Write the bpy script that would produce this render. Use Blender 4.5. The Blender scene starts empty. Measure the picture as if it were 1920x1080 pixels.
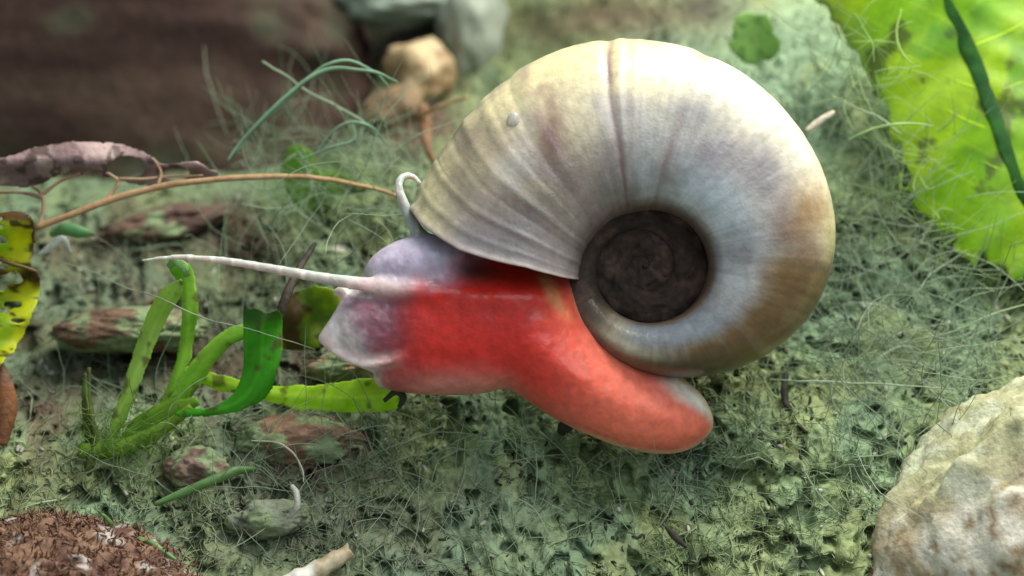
import bpy, math, random
import numpy as np

# ------------------------------------------------------------------ camera, world, lamps, exposure
MM = 0.001                       # everything below is written in millimetres, built in metres
D = 120.0                        # camera distance to the snail plane (y = 0), mm
K = 46.08                        # photograph pixels per mm on the snail plane
sc = bpy.context.scene
cd = bpy.data.cameras.new('camera'); cam = bpy.data.objects.new('camera', cd)
sc.collection.objects.link(cam); sc.camera = cam
cam.location = (0, -D * MM, 0); cam.rotation_euler = (math.pi / 2, 0, 0)
cd.sensor_width = 36; cd.lens = 36 * D / (1920 / K)
cd.clip_start = 0.005; cd.clip_end = 10
cd.dof.use_dof = True; cd.dof.focus_distance = (D + 1.2) * MM; cd.dof.aperture_fstop = 50

w = bpy.data.worlds.new('World'); sc.world = w; w.use_nodes = True
bg = w.node_tree.nodes['Background']
bg.inputs[0].default_value = (0.82, 0.92, 0.90, 1); bg.inputs[1].default_value = 0.36

def area(name, loc, target, size, energy, col):
    l = bpy.data.lights.new(name, 'AREA'); l.shape = 'RECTANGLE'; l.size = size[0] * MM; l.size_y = size[1] * MM
    l.energy = energy; l.color = col
    o = bpy.data.objects.new(name, l); sc.collection.objects.link(o)
    o.location = [c * MM for c in loc]
    from mathutils import Vector
    d = Vector(target) - Vector(loc); o.rotation_euler = d.to_track_quat('-Z', 'Y').to_euler()
    return o
area('aquarium_lamp', (40, -6, 88), (2, 6, 0), (100, 50), 0.26, (1.0, 0.97, 0.86))
area('room_window', (70, -190, 100), (0, 0, 0), (120, 120), 0.16, (0.86, 0.93, 1.0))

vs = sc.view_settings
vs.view_transform = 'Standard'; vs.look = 'None'; vs.gamma = 1; vs.exposure = 0.0
try: vs.use_curve_mapping = False
except Exception: pass

# ------------------------------------------------------------------ helpers
rng = np.random.default_rng(7); random.seed(7)
def P(px, py, y=0.0):
    """photo pixel + depth (mm) -> world mm"""
    s = (D + y) / D
    return np.stack(np.broadcast_arrays((np.asarray(px, float) - 960) / K * s, np.asarray(y, float), (540 - np.asarray(py, float)) / K * s), -1)

def _h(i, j, k, seed):
    n = (i * 374761393 + j * 668265263 + k * 2147483647 + seed * 144665) & 0xffffffff
    n = ((n ^ (n >> 13)) * 1274126177) & 0xffffffff
    n = ((n ^ (n >> 16)) * 2246822519) & 0xffffffff
    return ((n ^ (n >> 15)) & 0xffffff) / float(0xffffff)
def noise(p, seed=0):
    p = np.asarray(p, float); f = np.floor(p).astype(np.int64); t = p - f; t = t * t * (3 - 2 * t)
    x, y, z = f[..., 0], f[..., 1], f[..., 2]; a, b, c = t[..., 0], t[..., 1], t[..., 2]
    L = lambda u, v, q: u + (v - u) * q
    c00 = L(_h(x, y, z, seed), _h(x + 1, y, z, seed), a); c10 = L(_h(x, y + 1, z, seed), _h(x + 1, y + 1, z, seed), a)
    c01 = L(_h(x, y, z + 1, seed), _h(x + 1, y, z + 1, seed), a); c11 = L(_h(x, y + 1, z + 1, seed), _h(x + 1, y + 1, z + 1, seed), a)
    return L(L(c00, c10, b), L(c01, c11, b), c)
def fbm(p, o=4, seed=0, gain=.5):
    p = np.asarray(p, float); s = 0; a = 1; n = 0
    for i in range(o):
        s = s + a * noise(p * 2.03 ** i + 17.3 * i, seed + i); n += a; a *= gain
    return s / n
def ss(a, b, x):
    t = np.clip((np.asarray(x, float) - a) / (b - a), 0, 1); return t * t * (3 - 2 * t)
def mix(a, b, t):
    t = np.asarray(t)[..., None]; return np.asarray(a) * (1 - t) + np.asarray(b) * t
def srgb(r, g, b):
    return np.array([(c / 255 / 12.92) if c / 255 <= .04045 else ((c / 255 + .055) / 1.055) ** 2.4 for c in (r, g, b)])

def mesh(name, v, faces, material, parent=None, cols=None, smooth=True, loc=None):
    """one mesh object; v in mm; faces: list of (n,k) int arrays"""
    v = np.asarray(v, float)
    if loc is None: loc = np.zeros(3)
    me = bpy.data.meshes.new(name)
    if isinstance(faces, np.ndarray): faces = [faces]
    nf = sum(len(f) for f in faces); nl = sum(f.size for f in faces)
    me.vertices.add(len(v)); me.vertices.foreach_set('co', ((v - loc) * MM).astype(np.float32).ravel())
    me.loops.add(nl); me.polygons.add(nf)
    me.loops.foreach_set('vertex_index', np.concatenate([f.ravel() for f in faces]).astype(np.int32))
    tot = np.concatenate([np.full(len(f), f.shape[1]) for f in faces]).astype(np.int32)
    me.polygons.foreach_set('loop_start', np.concatenate([[0], np.cumsum(tot)[:-1]]).astype(np.int32))
    me.polygons.foreach_set('use_smooth', np.full(nf, smooth))
    me.update(calc_edges=True)
    if cols is not None:
        at = me.color_attributes.new('tint', 'FLOAT_COLOR', 'POINT')
        c = np.ones((len(v), 4), np.float32); c[:, :3] = cols
        at.data.foreach_set('color', c.ravel())
    me.materials.append(material)
    o = bpy.data.objects.new(name, me); sc.collection.objects.link(o)
    o.location = [q * MM for q in loc]
    if parent is not None:
        o.parent = parent
        o.location = [a * MM - b for a, b in zip(loc, parent.location)]
    return o
def tag(o, label=None, cat=None, group=None, kind=None):
    if label: o['label'] = label
    if cat: o['category'] = cat
    if group: o['group'] = group
    if kind: o['kind'] = kind
    return o
def thing(name, label, cat, loc, group=None):
    o = bpy.data.objects.new(name, None); sc.collection.objects.link(o)
    o.empty_display_size = .001; o.location = [q * MM for q in loc]
    return tag(o, label, cat, group)

def mat(name, base=None, rough=.5, attr=True, var=.25, vscale=2.0, bump=.3, bscale=6.0, sss=0, sssr=(1, .3, .2), sss_mm=1.0,
        transl=0, spec=.5, coat=0, detail=6.0, gain=(1, 1, 1), speck=None, sheen=0, alpha=1.0):
    m = bpy.data.materials.new(name); m.use_nodes = True; nt = m.node_tree; N = nt.nodes; Lk = nt.links
    b = N['Principled BSDF']
    tc = N.new('ShaderNodeTexCoord')
    mp = N.new('ShaderNodeMapping'); mp.inputs['Scale'].default_value = (1000, 1000, 1000); Lk.new(tc.outputs['Object'], mp.inputs[0])
    nz = N.new('ShaderNodeTexNoise'); nz.inputs['Scale'].default_value = vscale; nz.inputs['Detail'].default_value = detail
    Lk.new(mp.outputs[0], nz.inputs[0])
    if attr:
        a = N.new('ShaderNodeAttribute'); a.attribute_name = 'tint'; src = a.outputs['Color']
    else:
        r = N.new('ShaderNodeRGB'); r.outputs[0].default_value = (*base, 1); src = r.outputs[0]
    mr = N.new('ShaderNodeMapRange'); mr.inputs[1].default_value = .25; mr.inputs[2].default_value = .75
    mr.inputs[3].default_value = 1 - var; mr.inputs[4].default_value = 1 + var
    Lk.new(nz.outputs['Fac'], mr.inputs[0])
    mu = N.new('ShaderNodeVectorMath'); mu.operation = 'SCALE'; Lk.new(src, mu.inputs[0]); Lk.new(mr.outputs[0], mu.inputs['Scale'])
    col = mu.outputs[0]
    if speck:                                       # (colour, scale, threshold)
        n2 = N.new('ShaderNodeTexNoise'); n2.inputs['Scale'].default_value = speck[1]; n2.inputs['Detail'].default_value = 3
        Lk.new(mp.outputs[0], n2.inputs[0])
        m2 = N.new('ShaderNodeMapRange'); m2.inputs[1].default_value = speck[2]; m2.inputs[2].default_value = speck[2] + .05
        Lk.new(n2.outputs['Fac'], m2.inputs[0])
        mx = N.new('ShaderNodeMix'); mx.data_type = 'RGBA'; Lk.new(m2.outputs[0], mx.inputs[0]); Lk.new(col, mx.inputs[6])
        mx.inputs[7].default_value = (*speck[0], 1); col = mx.outputs[2]
    Lk.new(col, b.inputs['Base Color'])
    b.inputs['Roughness'].default_value = rough; b.inputs['Specular IOR Level'].default_value = spec
    b.inputs['Coat Weight'].default_value = coat; b.inputs['Coat Roughness'].default_value = .15
    if sheen: b.inputs['Sheen Weight'].default_value = sheen
    if sss:
        b.inputs['Subsurface Weight'].default_value = sss; b.inputs['Subsurface Radius'].default_value = sssr
        b.inputs['Subsurface Scale'].default_value = sss_mm * MM
    if bump:
        n3 = N.new('ShaderNodeTexNoise'); n3.inputs['Scale'].default_value = bscale; n3.inputs['Detail'].default_value = 5
        Lk.new(mp.outputs[0], n3.inputs[0])
        bp = N.new('ShaderNodeBump'); bp.inputs['Strength'].default_value = bump; bp.inputs['Distance'].default_value = .1 * MM
        Lk.new(n3.outputs['Fac'], bp.inputs['Height']); Lk.new(bp.outputs[0], b.inputs['Normal'])
    out = N['Material Output']; sh = b.outputs[0]
    if transl:
        t = N.new('ShaderNodeBsdfTranslucent'); Lk.new(col, t.inputs[0])
        mx = N.new('ShaderNodeMixShader'); mx.inputs[0].default_value = transl
        Lk.new(sh, mx.inputs[1]); Lk.new(t.outputs[0], mx.inputs[2]); sh = mx.outputs[0]
    if alpha < 1:
        t = N.new('ShaderNodeBsdfTransparent'); mx = N.new('ShaderNodeMixShader'); mx.inputs[0].default_value = alpha
        Lk.new(t.outputs[0], mx.inputs[1]); Lk.new(sh, mx.inputs[2]); sh = mx.outputs[0]
    Lk.new(sh, out.inputs[0])
    return m

def smooth_path(pts, n):
    """Catmull-Rom through pts, n samples"""
    p = np.asarray(pts, float); q = np.vstack([2 * p[0] - p[1], p, 2 * p[-1] - p[-2]])
    u = np.linspace(0, len(p) - 1 - 1e-9, n); i = u.astype(int); t = (u - i)[:, None]
    a, b, c, d = q[i], q[i + 1], q[i + 2], q[i + 3]
    return .5 * (2 * b + (c - a) * t + (2 * a - 5 * b + 4 * c - d) * t ** 2 + (3 * b - a - 3 * c + d) * t ** 3)

def tube_geo(path, rw, rt=None, side=8, normal=(0, -1, 0), curl=0.0):
    """tube/ribbon along path (mm): half width rw, half thickness rt, flat side faces `normal`"""
    path = np.asarray(path, float); n = len(path)
    rw = np.broadcast_to(rw, n).astype(float); rt = rw if rt is None else np.broadcast_to(rt, n).astype(float)
    T = np.gradient(path, axis=0); T /= np.linalg.norm(T, axis=1)[:, None] + 1e-12
    nn = np.broadcast_to(np.asarray(normal, float), (n, 3))
    B = np.cross(T, nn); bad = np.linalg.norm(B, axis=1) < .05; B[bad] = np.cross(T[bad], [1, 0, .3])
    B /= np.linalg.norm(B, axis=1)[:, None]; Nn = np.cross(B, T)
    a = np.linspace(0, 2 * np.pi, side, endpoint=False)
    ca, sa = np.cos(a), np.sin(a)
    v = path[:, None] + B[:, None] * (rw[:, None] * ca)[..., None] + Nn[:, None] * (rt[:, None] * sa - curl * rw[:, None] * np.abs(ca) ** 1.3)[..., None]
    v = v.reshape(-1, 3)
    i = np.arange(n - 1)[:, None] * side; j = np.arange(side)[None]; j2 = (j + 1) % side
    q = np.stack([i + j, i + j2, i + side + j2, i + side + j], -1).reshape(-1, 4)
    v = np.vstack([v, path[:1], path[-1:]])
    jj = np.arange(side); k = (jj + 1) % side
    c1 = np.stack([np.full(side, n * side), k, jj], -1); c2 = np.stack([np.full(side, n * side + 1), (n - 1) * side + jj, (n - 1) * side + k], -1)
    return v, [q, np.vstack([c1, c2])]

def surface_nets(f, org, h):
    """iso-surface f=0 (inside negative) on a regular grid"""
    s = f < 0; nx, ny, nz = f.shape
    cnt = np.zeros((nx - 1, ny - 1, nz - 1), np.float32); acc = np.zeros((nx - 1, ny - 1, nz - 1, 3), np.float32)
    corner = [(i, j, k) for i in (0, 1) for j in (0, 1) for k in (0, 1)]
    def sl(c): return tuple(slice(c[d], f.shape[d] - 1 + c[d]) for d in range(3))
    num = sum(s[sl(c)].astype(np.int8) for c in corner)
    idx = np.argwhere((num > 0) & (num < 8)); I = idx.T
    acc = np.zeros((len(idx), 3)); cnt = np.zeros(len(idx))
    for a in corner:
        for d in range(3):
            if a[d] == 0:
                b = list(a); b[d] = 1
                fa = f[I[0] + a[0], I[1] + a[1], I[2] + a[2]]; fb = f[I[0] + b[0], I[1] + b[1], I[2] + b[2]]
                m = (fa < 0) != (fb < 0); t = np.where(m, fa / np.where(m, fa - fb, 1), 0)
                pt = np.tile(np.array(a, float), (len(idx), 1)); pt[:, d] += t
                acc += pt * m[:, None]; cnt += m
    v = np.asarray(org) + (idx + acc / cnt[:, None]) * np.asarray(h)
    vid = np.full((nx - 1, ny - 1, nz - 1), -1, np.int64); vid[I[0], I[1], I[2]] = np.arange(len(idx))
    F = []
    for d in range(3):
        e1, e2 = [(1, 2), (2, 0), (0, 1)][d]
        lo = [slice(1, -1)] * 3; lo[d] = slice(0, -1); hi = list(lo); hi[d] = slice(1, None)
        A = s[tuple(lo)]; Bq = s[tuple(hi)]
        for flip, m in ((False, A & ~Bq), (True, ~A & Bq)):
            e = np.argwhere(m)
            off = np.ones(3, int); off[d] = 0; e = e + off
            def g(o1, o2):
                q = e.copy(); q[:, e1] -= o1; q[:, e2] -= o2; return vid[q[:, 0], q[:, 1], q[:, 2]]
            q = np.stack([g(1, 1), g(0, 1), g(0, 0), g(1, 0)], -1)
            F.append(q[:, ::-1] if flip else q)
    F = np.vstack(F); F = F[(F >= 0).all(1)]
    return v, F

def poly_sd(poly, X, Y):
    """signed distance to polygon, negative inside"""
    poly = np.asarray(poly, float); d = np.full(X.shape, 1e18); ins = np.zeros(X.shape, bool)
    for a, b in zip(poly, np.roll(poly, -1, 0)):
        e = b - a; wx, wy = X - a[0], Y - a[1]
        t = np.clip((wx * e[0] + wy * e[1]) / (e @ e + 1e-12), 0, 1)
        d = np.minimum(d, (wx - e[0] * t) ** 2 + (wy - e[1] * t) ** 2)
        c = ((a[1] <= Y) != (b[1] <= Y))
        ins ^= c & (X < (b[0] - a[0]) * (Y - a[1]) / (b[1] - a[1] + 1e-12) + a[0])
    d = np.sqrt(d); return np.where(ins, -d, d)
def closed(pts, n):
    p = np.asarray(pts, float); q = np.vstack([p[-1:], p, p[:2]])
    u = np.linspace(0, len(p), n, endpoint=False); i = u.astype(int); t = (u - i)[:, None]
    a, b, c, d = q[i], q[i + 1], q[i + 2], q[(i + 3) % len(q)]
    return .5 * (2 * b + (c - a) * t + (2 * a - 5 * b + 4 * c - d) * t ** 2 + (3 * b - a - 3 * c + d) * t ** 3)

def slab(name, poly, y0, ysurf, thick, material, parent, colfn, holes=None, step=4.0, n=160, ragged=0, seed=0):
    """thin leaf sheet: outline in px, real thickness (mm), curved by ysurf(px,py) mm"""
    pl = closed(poly, n) if n else np.asarray(poly, float)
    lo = pl.min(0) - 4 * step; hi = pl.max(0) + 4 * step
    xs = np.arange(lo[0], hi[0], step); ys = np.arange(lo[1], hi[1], step)
    X, Y = np.meshgrid(xs, ys, indexing='ij'); d = poly_sd(pl, X, Y)
    if ragged: d = d + ragged * (fbm(np.stack([X / 28, Y / 28, X * 0], -1), 4, seed) - .5) * 2
    if holes is not None: d = np.maximum(d, holes(X, Y))
    tp = thick / 2; hz = thick / 3
    zs = (np.arange(9) - 4) * hz
    # rounded slab: distance measured in px for the outline, mm for thickness
    f = np.maximum(d[..., None] / K, np.abs(zs)[None, None] - tp * (.55 + .45 * ss(0, 14, -d))[..., None])
    v, F = surface_nets(f, (lo[0], lo[1], zs[0]), (step, step, hz))
    px, py = v[:, 0], v[:, 1]
    W = P(px, py, y0 + ysurf(px, py) + v[:, 2])
    return mesh(name, W, F[:, ::-1], material, parent, colfn(px, py), loc=W.mean(0))

def ico(sub):
    import bmesh
    bm = bmesh.new(); bmesh.ops.create_icosphere(bm, subdivisions=sub, radius=1)
    v = np.array([q.co[:] for q in bm.verts]); f = np.array([[q.index for q in t.verts] for t in bm.faces]); bm.free(); return v, f
ICO = {s: ico(s) for s in (3, 4, 5, 6)}
def rock(name, px, py, y, rpx, material, colfn, depth=None, amp=.25, freq=1.6, sub=5, seed=0, rot=0, fine=.04, pw=1.0, parent=None):
    """rounded stone: rpx = half width/height in photo px, depth half thickness mm"""
    v, f = ICO[sub]; s = (D + y) / D
    rx, rz = rpx[0] / K * s, rpx[1] / K * s; ry = depth if depth else (rx + rz) / 2
    vv = np.sign(v) * np.abs(v) ** pw
    q = vv * (1 + amp * (fbm(v * freq + seed * 3.1, 3, seed) - .5)[:, None] * 2) + v * (fine * (fbm(v * freq * 7 + seed, 4, seed + 5) - .5)[:, None] * 2)
    q = q * [rx, ry, rz]; c, sn = math.cos(rot), math.sin(rot)
    q = np.stack([q[:, 0] * c - q[:, 2] * sn, q[:, 1], q[:, 0] * sn + q[:, 2] * c], -1)
    ctr = P(px, py, y); wv = q + ctr
    return mesh(name, wv, f, material, parent, colfn(wv, v), loc=ctr)

# ------------------------------------------------------------------ the ground: an algae-covered bank
def bank(x, z):
    """depth (mm) of the bank surface at world x, z"""
    y = 5.6 + .80 * (z + 5) + .010 * np.maximum(z - 3, 0) ** 2
    y = y + 5.5 * ss(-2, -14, x) * ss(-10, 2, z) + 2.0 * ss(16, 24, x) * ss(-6, 4, z)
    y = y + 10 * ss(4, 10, z) * ss(8, -4, x) + 6 * ss(2, 7, z) * ss(-5, -12, x)
    return y
def bank_detail(x, z):
    p = np.stack([x, z * 0, z], -1)
    big = fbm(p * .33, 3, 11) - .5; mid = fbm(p * 1.0, 4, 21) - .5
    fine = np.abs(fbm(p * 2.6, 3, 31) - .5)
    pit = ss(.60, .70, noise(p * 1.15, 41) * .6 + noise(p * 2.7, 42) * .4)
    soft = ss(9, 3, z)
    return -(2.4 * big + (1.05 * mid - .55 * fine) * (.3 + .7 * soft)) + .7 * pit * soft
G_GREEN = np.array([.225, .30, .14]); G_TEAL = np.array([.195, .29, .18]); G_BROWN = np.array([.115, .080, .055]); G_OLIVE = np.array([.225, .265, .11]); G_GREY = np.array([.18, .20, .145])
def blob(x, z, px, py, rx, ry):
    c = P(px, py, 8.0)
    for _ in range(12): c = P(px, py, .5 * c[1] + .5 * float(bank(np.float64(c[0]), np.float64(c[2]))))
    s = (D + c[1]) / D
    return np.exp(-(((x - c[0]) / (rx / K * s)) ** 2 + ((z - c[2]) / (ry / K * s)) ** 2))
def ground_col(x, z):
    p = np.stack([x, x * 0, z], -1)
    c = mix(G_GREEN, G_TEAL, ss(.35, .65, fbm(p * .28 + 9, 3, 51)))
    c = mix(c, G_OLIVE, .75 * ss(.5, .7, fbm(p * .5, 3, 52)))
    c = mix(c, G_GREY, .8 * blob(x, z, 600, 1000, 300, 110))
    br = ss(.54, .70, fbm(p * .55 + 4, 4, 53)) * ss(3, -8, x) * .45
    for a in ((520, 860, 140, 80), (260, 620, 240, 70), (360, 700, 160, 60), (640, 690, 120, 50), (200, 470, 260, 50), (70, 760, 120, 70), (430, 420, 160, 60)):
        br = br + .75 * blob(x, z, *a) * (.5 + .9 * fbm(p * .9, 3, 55))
    for a in ((1150, 30, 230, 60), (780, 230, 120, 80)): br = br + .9 * blob(x, z, *a)
    c = mix(c, G_BROWN, np.clip(br, 0, 1))
    c = mix(c, [.10, .23, .03], np.clip(blob(x, z, 590, 350, 90, 70) + .6 * blob(x, z, 1000, 800, 280, 60) * (fbm(p, 3, 5)), 0, 1) * .8)
    c = mix(c, [.035, .03, .022], np.clip(1.4 * blob(x, z, 760, 60, 150, 90) + blob(x, z, 1320, 10, 60, 60), 0, 1) * .9)  # shade in the gaps between far stones painted into the ground
    return c * ((.72 + .56 * fbm(p * 2.2, 4, 54)) * (1 - .32 * ss(-3, -9, x) * ss(-8, -3, z)))[:, None]  # left-middle ground darkened in the colour for its weaker light
nx, nz = 820, 560
gx = np.linspace(-1, 1, nx); gx = 23 * gx + 24 * gx ** 5
gz = np.linspace(-1, 1, nz); gz = 1 + 15.5 * gz + 16 * np.sign(gz) * np.abs(gz) ** 5
GX, GZ = np.meshgrid(gx, gz, indexing='ij'); GX, GZ = GX.ravel(), GZ.ravel()
GY = bank(GX, GZ) + bank_detail(GX, GZ)
i, j = np.meshgrid(np.arange(nx - 1), np.arange(nz - 1), indexing='ij'); a = (i * nz + j).ravel()
Fg = np.stack([a, a + nz, a + nz + 1, a + 1], -1)
M_ground = mat('algae_mat', rough=.75, var=.35, vscale=3.5, bump=.6, bscale=9, spec=.25)
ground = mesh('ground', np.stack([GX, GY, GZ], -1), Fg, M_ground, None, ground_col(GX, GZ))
tag(ground, kind='structure')

# ------------------------------------------------------------------ the snail
# --- shell: a planispiral tube, angles measured about the umbilicus
CX, CY = 1212.0, 500.0
tR = [(-1100, 8), (-900, 36), (-720, 64), (-540, 94), (-450, 113), (-360, 130), (-270, 138), (-200, 152), (-180, 160), (-165, 168), (-147, 172), (-125, 181), (-99, 193), (-67, 225), (-36, 284), (-13, 337), (0, 360), (20, 380), (45, 398), (68, 418), (90, 434), (118, 447), (134, 440), (149, 440), (158, 452), (166, 456)]
tI = [(-1100, 0), (-900, 2), (-720, 5), (-540, 27), (-360, 54), (-270, 68), (-200, 82), (-150, 96), (-90, 107), (-40, 118), (0, 124), (45, 116), (90, 105), (130, 112), (166, 128)]
tF = [(-1100, 2.75), (-900, 2.7), (-720, 2.6), (-540, 2.45), (-360, 2.25), (-270, 2.1), (-200, 2.0), (-165, 1.85), (-140, 1.25), (-115, .45), (-67, -.25), (0, -.7), (90, -1.25), (166, -1.5)]      # front crest depth
tB = [(-1100, 3.1), (-900, 3.2), (-720, 3.4), (-540, 3.6), (-360, 3.8), (-270, 4.0), (-200, 4.2), (-125, 4.4), (-67, 4.7), (0, 5.1), (90, 5.4), (166, 5.4)]            # back
def tab(tb, t):
    a = np.array(tb, float); y = np.interp(t, a[:, 0], a[:, 1])
    k = sum(np.interp(t + o, a[:, 0], a[:, 1]) for o in (-12, -6, 6, 12)); return np.where(t > a[-1, 0] - 14, y, (y + k) / 5)
nt_, ns_ = 1100, 112
T = np.concatenate([np.linspace(-1080, -210, 260, endpoint=False), np.linspace(-210, 166, nt_ - 260)])
S = np.linspace(0, 2 * np.pi, ns_, endpoint=False)
def shell_pts(T, S, inset=0.0):
    t, s = np.meshgrid(T, S, indexing='ij')
    R, I, Fr, Bk = tab(tR, t), tab(tI, t), tab(tF, t), tab(tB, t)
    rm, a = (R + I) / 2, (R - I) / 2; yc, b = (Fr + Bk) / 2, (Bk - Fr) / 2
    pw = .80
    cs, sn = np.cos(s), np.sin(s)
    e1 = np.sign(cs) * np.abs(cs) ** pw; e2 = np.sign(sn) * np.abs(sn) ** pw
    frac = (e1 + 1) / 2
    # flank slopes back towards the outer rim
    slope = .22 * (frac - .35) * b * np.clip(e2, 0, 1) * ss(-200, 60, t)
    sh = np.interp(frac, [0, .15, .3, .68, .92, 1.0], [25, 19, 14.5, 9, 3, 0])
    sh = sh * (.35 * ss(-200, 0, t) + .65 * ss(90, 164, t))
    # growth ridges (real relief)
    g = np.stack([t * .11, t * 0, t * 0 + 3], -1)
    rid = (noise(g * 2.2, 3) - .5) * .5 + (noise(g * 6, 4) - .5) * .25
    for c, wd, am in ((99, 1.6, -1.1), (96, 1.2, .6), (122, 2.0, .8), (126, 1.5, -.8), (134, 2, .7), (141, 1.6, .9), (146, 1.2, -.7), (153, 1.5, .9), (160, 1.2, .6), (165.5, 1.3, 1.6), (74, 2.5, -.8), (78, 2, .5)):
        rid = rid + am * np.exp(-((t - c) / wd) ** 2)
    amp = 2.6 * ss(-190, 100, t) * (.35 + .65 * ss(.1, .9, frac))
    lump = (fbm(np.stack([t * .03, e1 * 1.2, e2 * 1.2], -1), 3, 8) - .5) * 9 * ss(-120, 60, t)
    k = 1 + (rid * amp + lump * .55) / np.maximum(a, 10) - inset / np.maximum(a, 10)
    r = rm + a * e1 * k; y = yc - b * e2 * k + slope + (fbm(np.stack([r * np.cos(np.radians(t)) * .03, r * np.sin(np.radians(t)) * .03, t * 0], -1), 3, 12) - .5) * 1.0 * ss(-160, -240, t)
    ph = np.radians(t + sh)
    return t, s, frac, e2, np.stack([CX + r * np.cos(ph), CY - r * np.sin(ph), y], -1)
t, s, frac, e2, q = shell_pts(T, S)
Ti = np.linspace(165.6, 118, 60); ti, si, fi, ei, qi = shell_pts(Ti, S, 7.0)
t, frac, e2 = np.vstack([t, ti * 0 + 400]), np.vstack([frac, fi]), np.vstack([e2, ei]); q = np.vstack([q, qi])
n = len(q); i, j = np.meshgrid(np.arange(n - 1), np.arange(ns_), indexing='ij'); j2 = (j + 1) % ns_
Fs = np.stack([i * ns_ + j, i * ns_ + j2, (i + 1) * ns_ + j2, (i + 1) * ns_ + j], -1).reshape(-1, 4)
vp = q.reshape(-1, 3); W = P(vp[:, 0], vp[:, 1], vp[:, 2]); W[:, 0] = (vp[:, 0] - 960) / K; W[:, 2] = (540 - vp[:, 1]) / K
tt, ff, ee = t.ravel(), frac.ravel(), e2.ravel()
g = np.stack([tt * .05, ff * 1.5, ee], -1); gl = np.stack([tt * .15 + .9 * noise(np.stack([W[:, 0] * .5, W[:, 1] * .5, W[:, 2] * .5], -1), 59), ff * .7, ee * .3], -1); g3 = np.stack([W[:, 0] * .45, W[:, 1] * .45, W[:, 2] * .45], -1)
sx, sy = vp[:, 0], vp[:, 1]
def spot(px, py, rx, ry): return np.exp(-(((sx - px) / rx) ** 2 + ((sy - py) / ry) ** 2)) * (.45 + 1.1 * fbm(g3 * 2.2, 3, 60))
c = mix(np.tile(np.array([.45, .40, .30]), (len(tt), 1)), [.68, .61, .43], ss(.35, .65, ff))
c = mix(c, [.64, .57, .32], ss(.66, .95, ff) * .85)                                       # yellower outer rim
c = mix(c, [.40, .38, .39], ss(.46, .64, fbm(g3, 3, 61)) * ss(.95, .6, ff) * .7)  # greyish lilac clouds
c = mix(c, [.72, .69, .56], ss(.55, .8, ff) * ss(10, 30, tt) * ss(92, 70, tt) * .9)          # lamp highlight at upper right painted into the colour
c = mix(c, [.30, .22, .18], ss(.54, .72, fbm(gl + .6 * g3, 3, 62)) * .45 * ss(20, 100, tt))   # growth bands
c = mix(c, [.36, .26, .20], ss(.58, .76, fbm(g3 * 1.7 + 5, 3, 63)) * .6 * ss(.2, .5, ff))
c = mix(c, [.58, .66, .72], ss(.62, .25, ff) * ss(-40, 0, tt) * ss(112, 80, tt) * .9)      # pale inner ridge, its reflected sky tint painted in
c = mix(c, [.15, .185, .225], ss(.80, .3, ff) * ss(-130, -95, tt) * ss(0, -50, tt) * .9)  # bluish window sheen of the lower whorl painted in
for a_ in ((1035, 265, 26, 70, .30, .17, .14), (1065, 330, 40, 40, .25, .19, .17), (940, 400, 90, 40, .30, .24, .17), (950, 450, 110, 30, .22, .20, .22), (1010, 430, 60, 50, .26, .24, .23), (1155, 300, 50, 60, .30, .26, .26), (1330, 290, 60, 50, .36, .33, .36), (1300, 220, 60, 40, .40, .38, .36),
           (1480, 425, 50, 50, .28, .19, .14), (1430, 330, 60, 60, .40, .36, .38), (1520, 390, 40, 60, .42, .27, .13), (1400, 470, 50, 60, .34, .35, .38), (1480, 520, 60, 40, .26, .17, .08), (900, 260, 60, 40, .36, .30, .22), (870, 350, 40, 60, .33, .28, .19), (1240, 310, 50, 60, .36, .34, .33), (1160, 370, 60, 30, .22, .20, .19)):
    c = mix(c, np.array(a_[4:]) * .8, np.clip(spot(*a_[:4]) * 1.0, 0, 1) * ss(-100, -60, tt))
c = mix(c, [.145, .085, .030], np.clip(ss(.30, .62, ff) * ss(-110, -60, tt) * ss(16, -14, tt) * (.45 + .75 * fbm(gl, 3, 64)) * 1.25, 0, 1))  # ochre lower whorl
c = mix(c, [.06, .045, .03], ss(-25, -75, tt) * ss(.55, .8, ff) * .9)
c = c * (1 - .30 * ss(95, 135, tt) * ss(399, 390, tt) * ss(.75, .4, ff))[:, None]  # shading of the left flank painted in as darker colour
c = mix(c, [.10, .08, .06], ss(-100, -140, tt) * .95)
c = mix(c, [.17, .11, .065], ss(.10, .01, ff) * ss(400, 120, tt) * ss(-180, -60, tt) * .9)  # brown umbilical edge
c = mix(c, [.24, .20, .18], ss(.45, .1, ff) * ss(80, 120, tt) * .8)                        # grey-brown towards the lip
c = mix(c, [.30, .27, .29], ss(140, 158, tt) * ss(.95, .6, ff) * .8 * fbm(gl * 2, 3, 66) * 1.4)
for ctr, wd, st in ((98.5, 1.1, .85), (74, 1.6, .5), (121, 1.8, .5), (128, 1.2, .35), (144, 1.0, .4), (155, 1.0, .35)):
    wob = ctr + 2.4 * (fbm(np.stack([ff * 5, ff * 0 + ctr, ff * 0], -1), 3, 67) - .5)
    c = mix(c, [.20, .12, .13], np.clip(np.exp(-((tt - wob) / wd) ** 2) * st * (.2 + .9 * noise(np.stack([ff * 6, ff * 0 + ctr, ff * 0], -1), 68)) * 1.2, 0, 1))
c = c * (1 + .16 * (noise(np.stack([tt * .9, ff * 1.5, ee * 0], -1), 57) - .5) + .14 * (noise(np.stack([tt * .45 + 5, ff * 1.0, ee * 0], -1), 58) - .5))[:, None]
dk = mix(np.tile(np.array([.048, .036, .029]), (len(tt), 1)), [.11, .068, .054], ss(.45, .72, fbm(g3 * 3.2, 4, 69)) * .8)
c = mix(c, dk, np.maximum(ss(-118, -160, tt) * .85, ss(-165, -200, tt)))        # dark early whorls: brown pigment plus painted-in shade of the hollow
c = mix(c, [.46, .38, .36], ss(163.5, 165.5, tt) * ss(399, 390, tt) * .6)                  # pale lip
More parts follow.
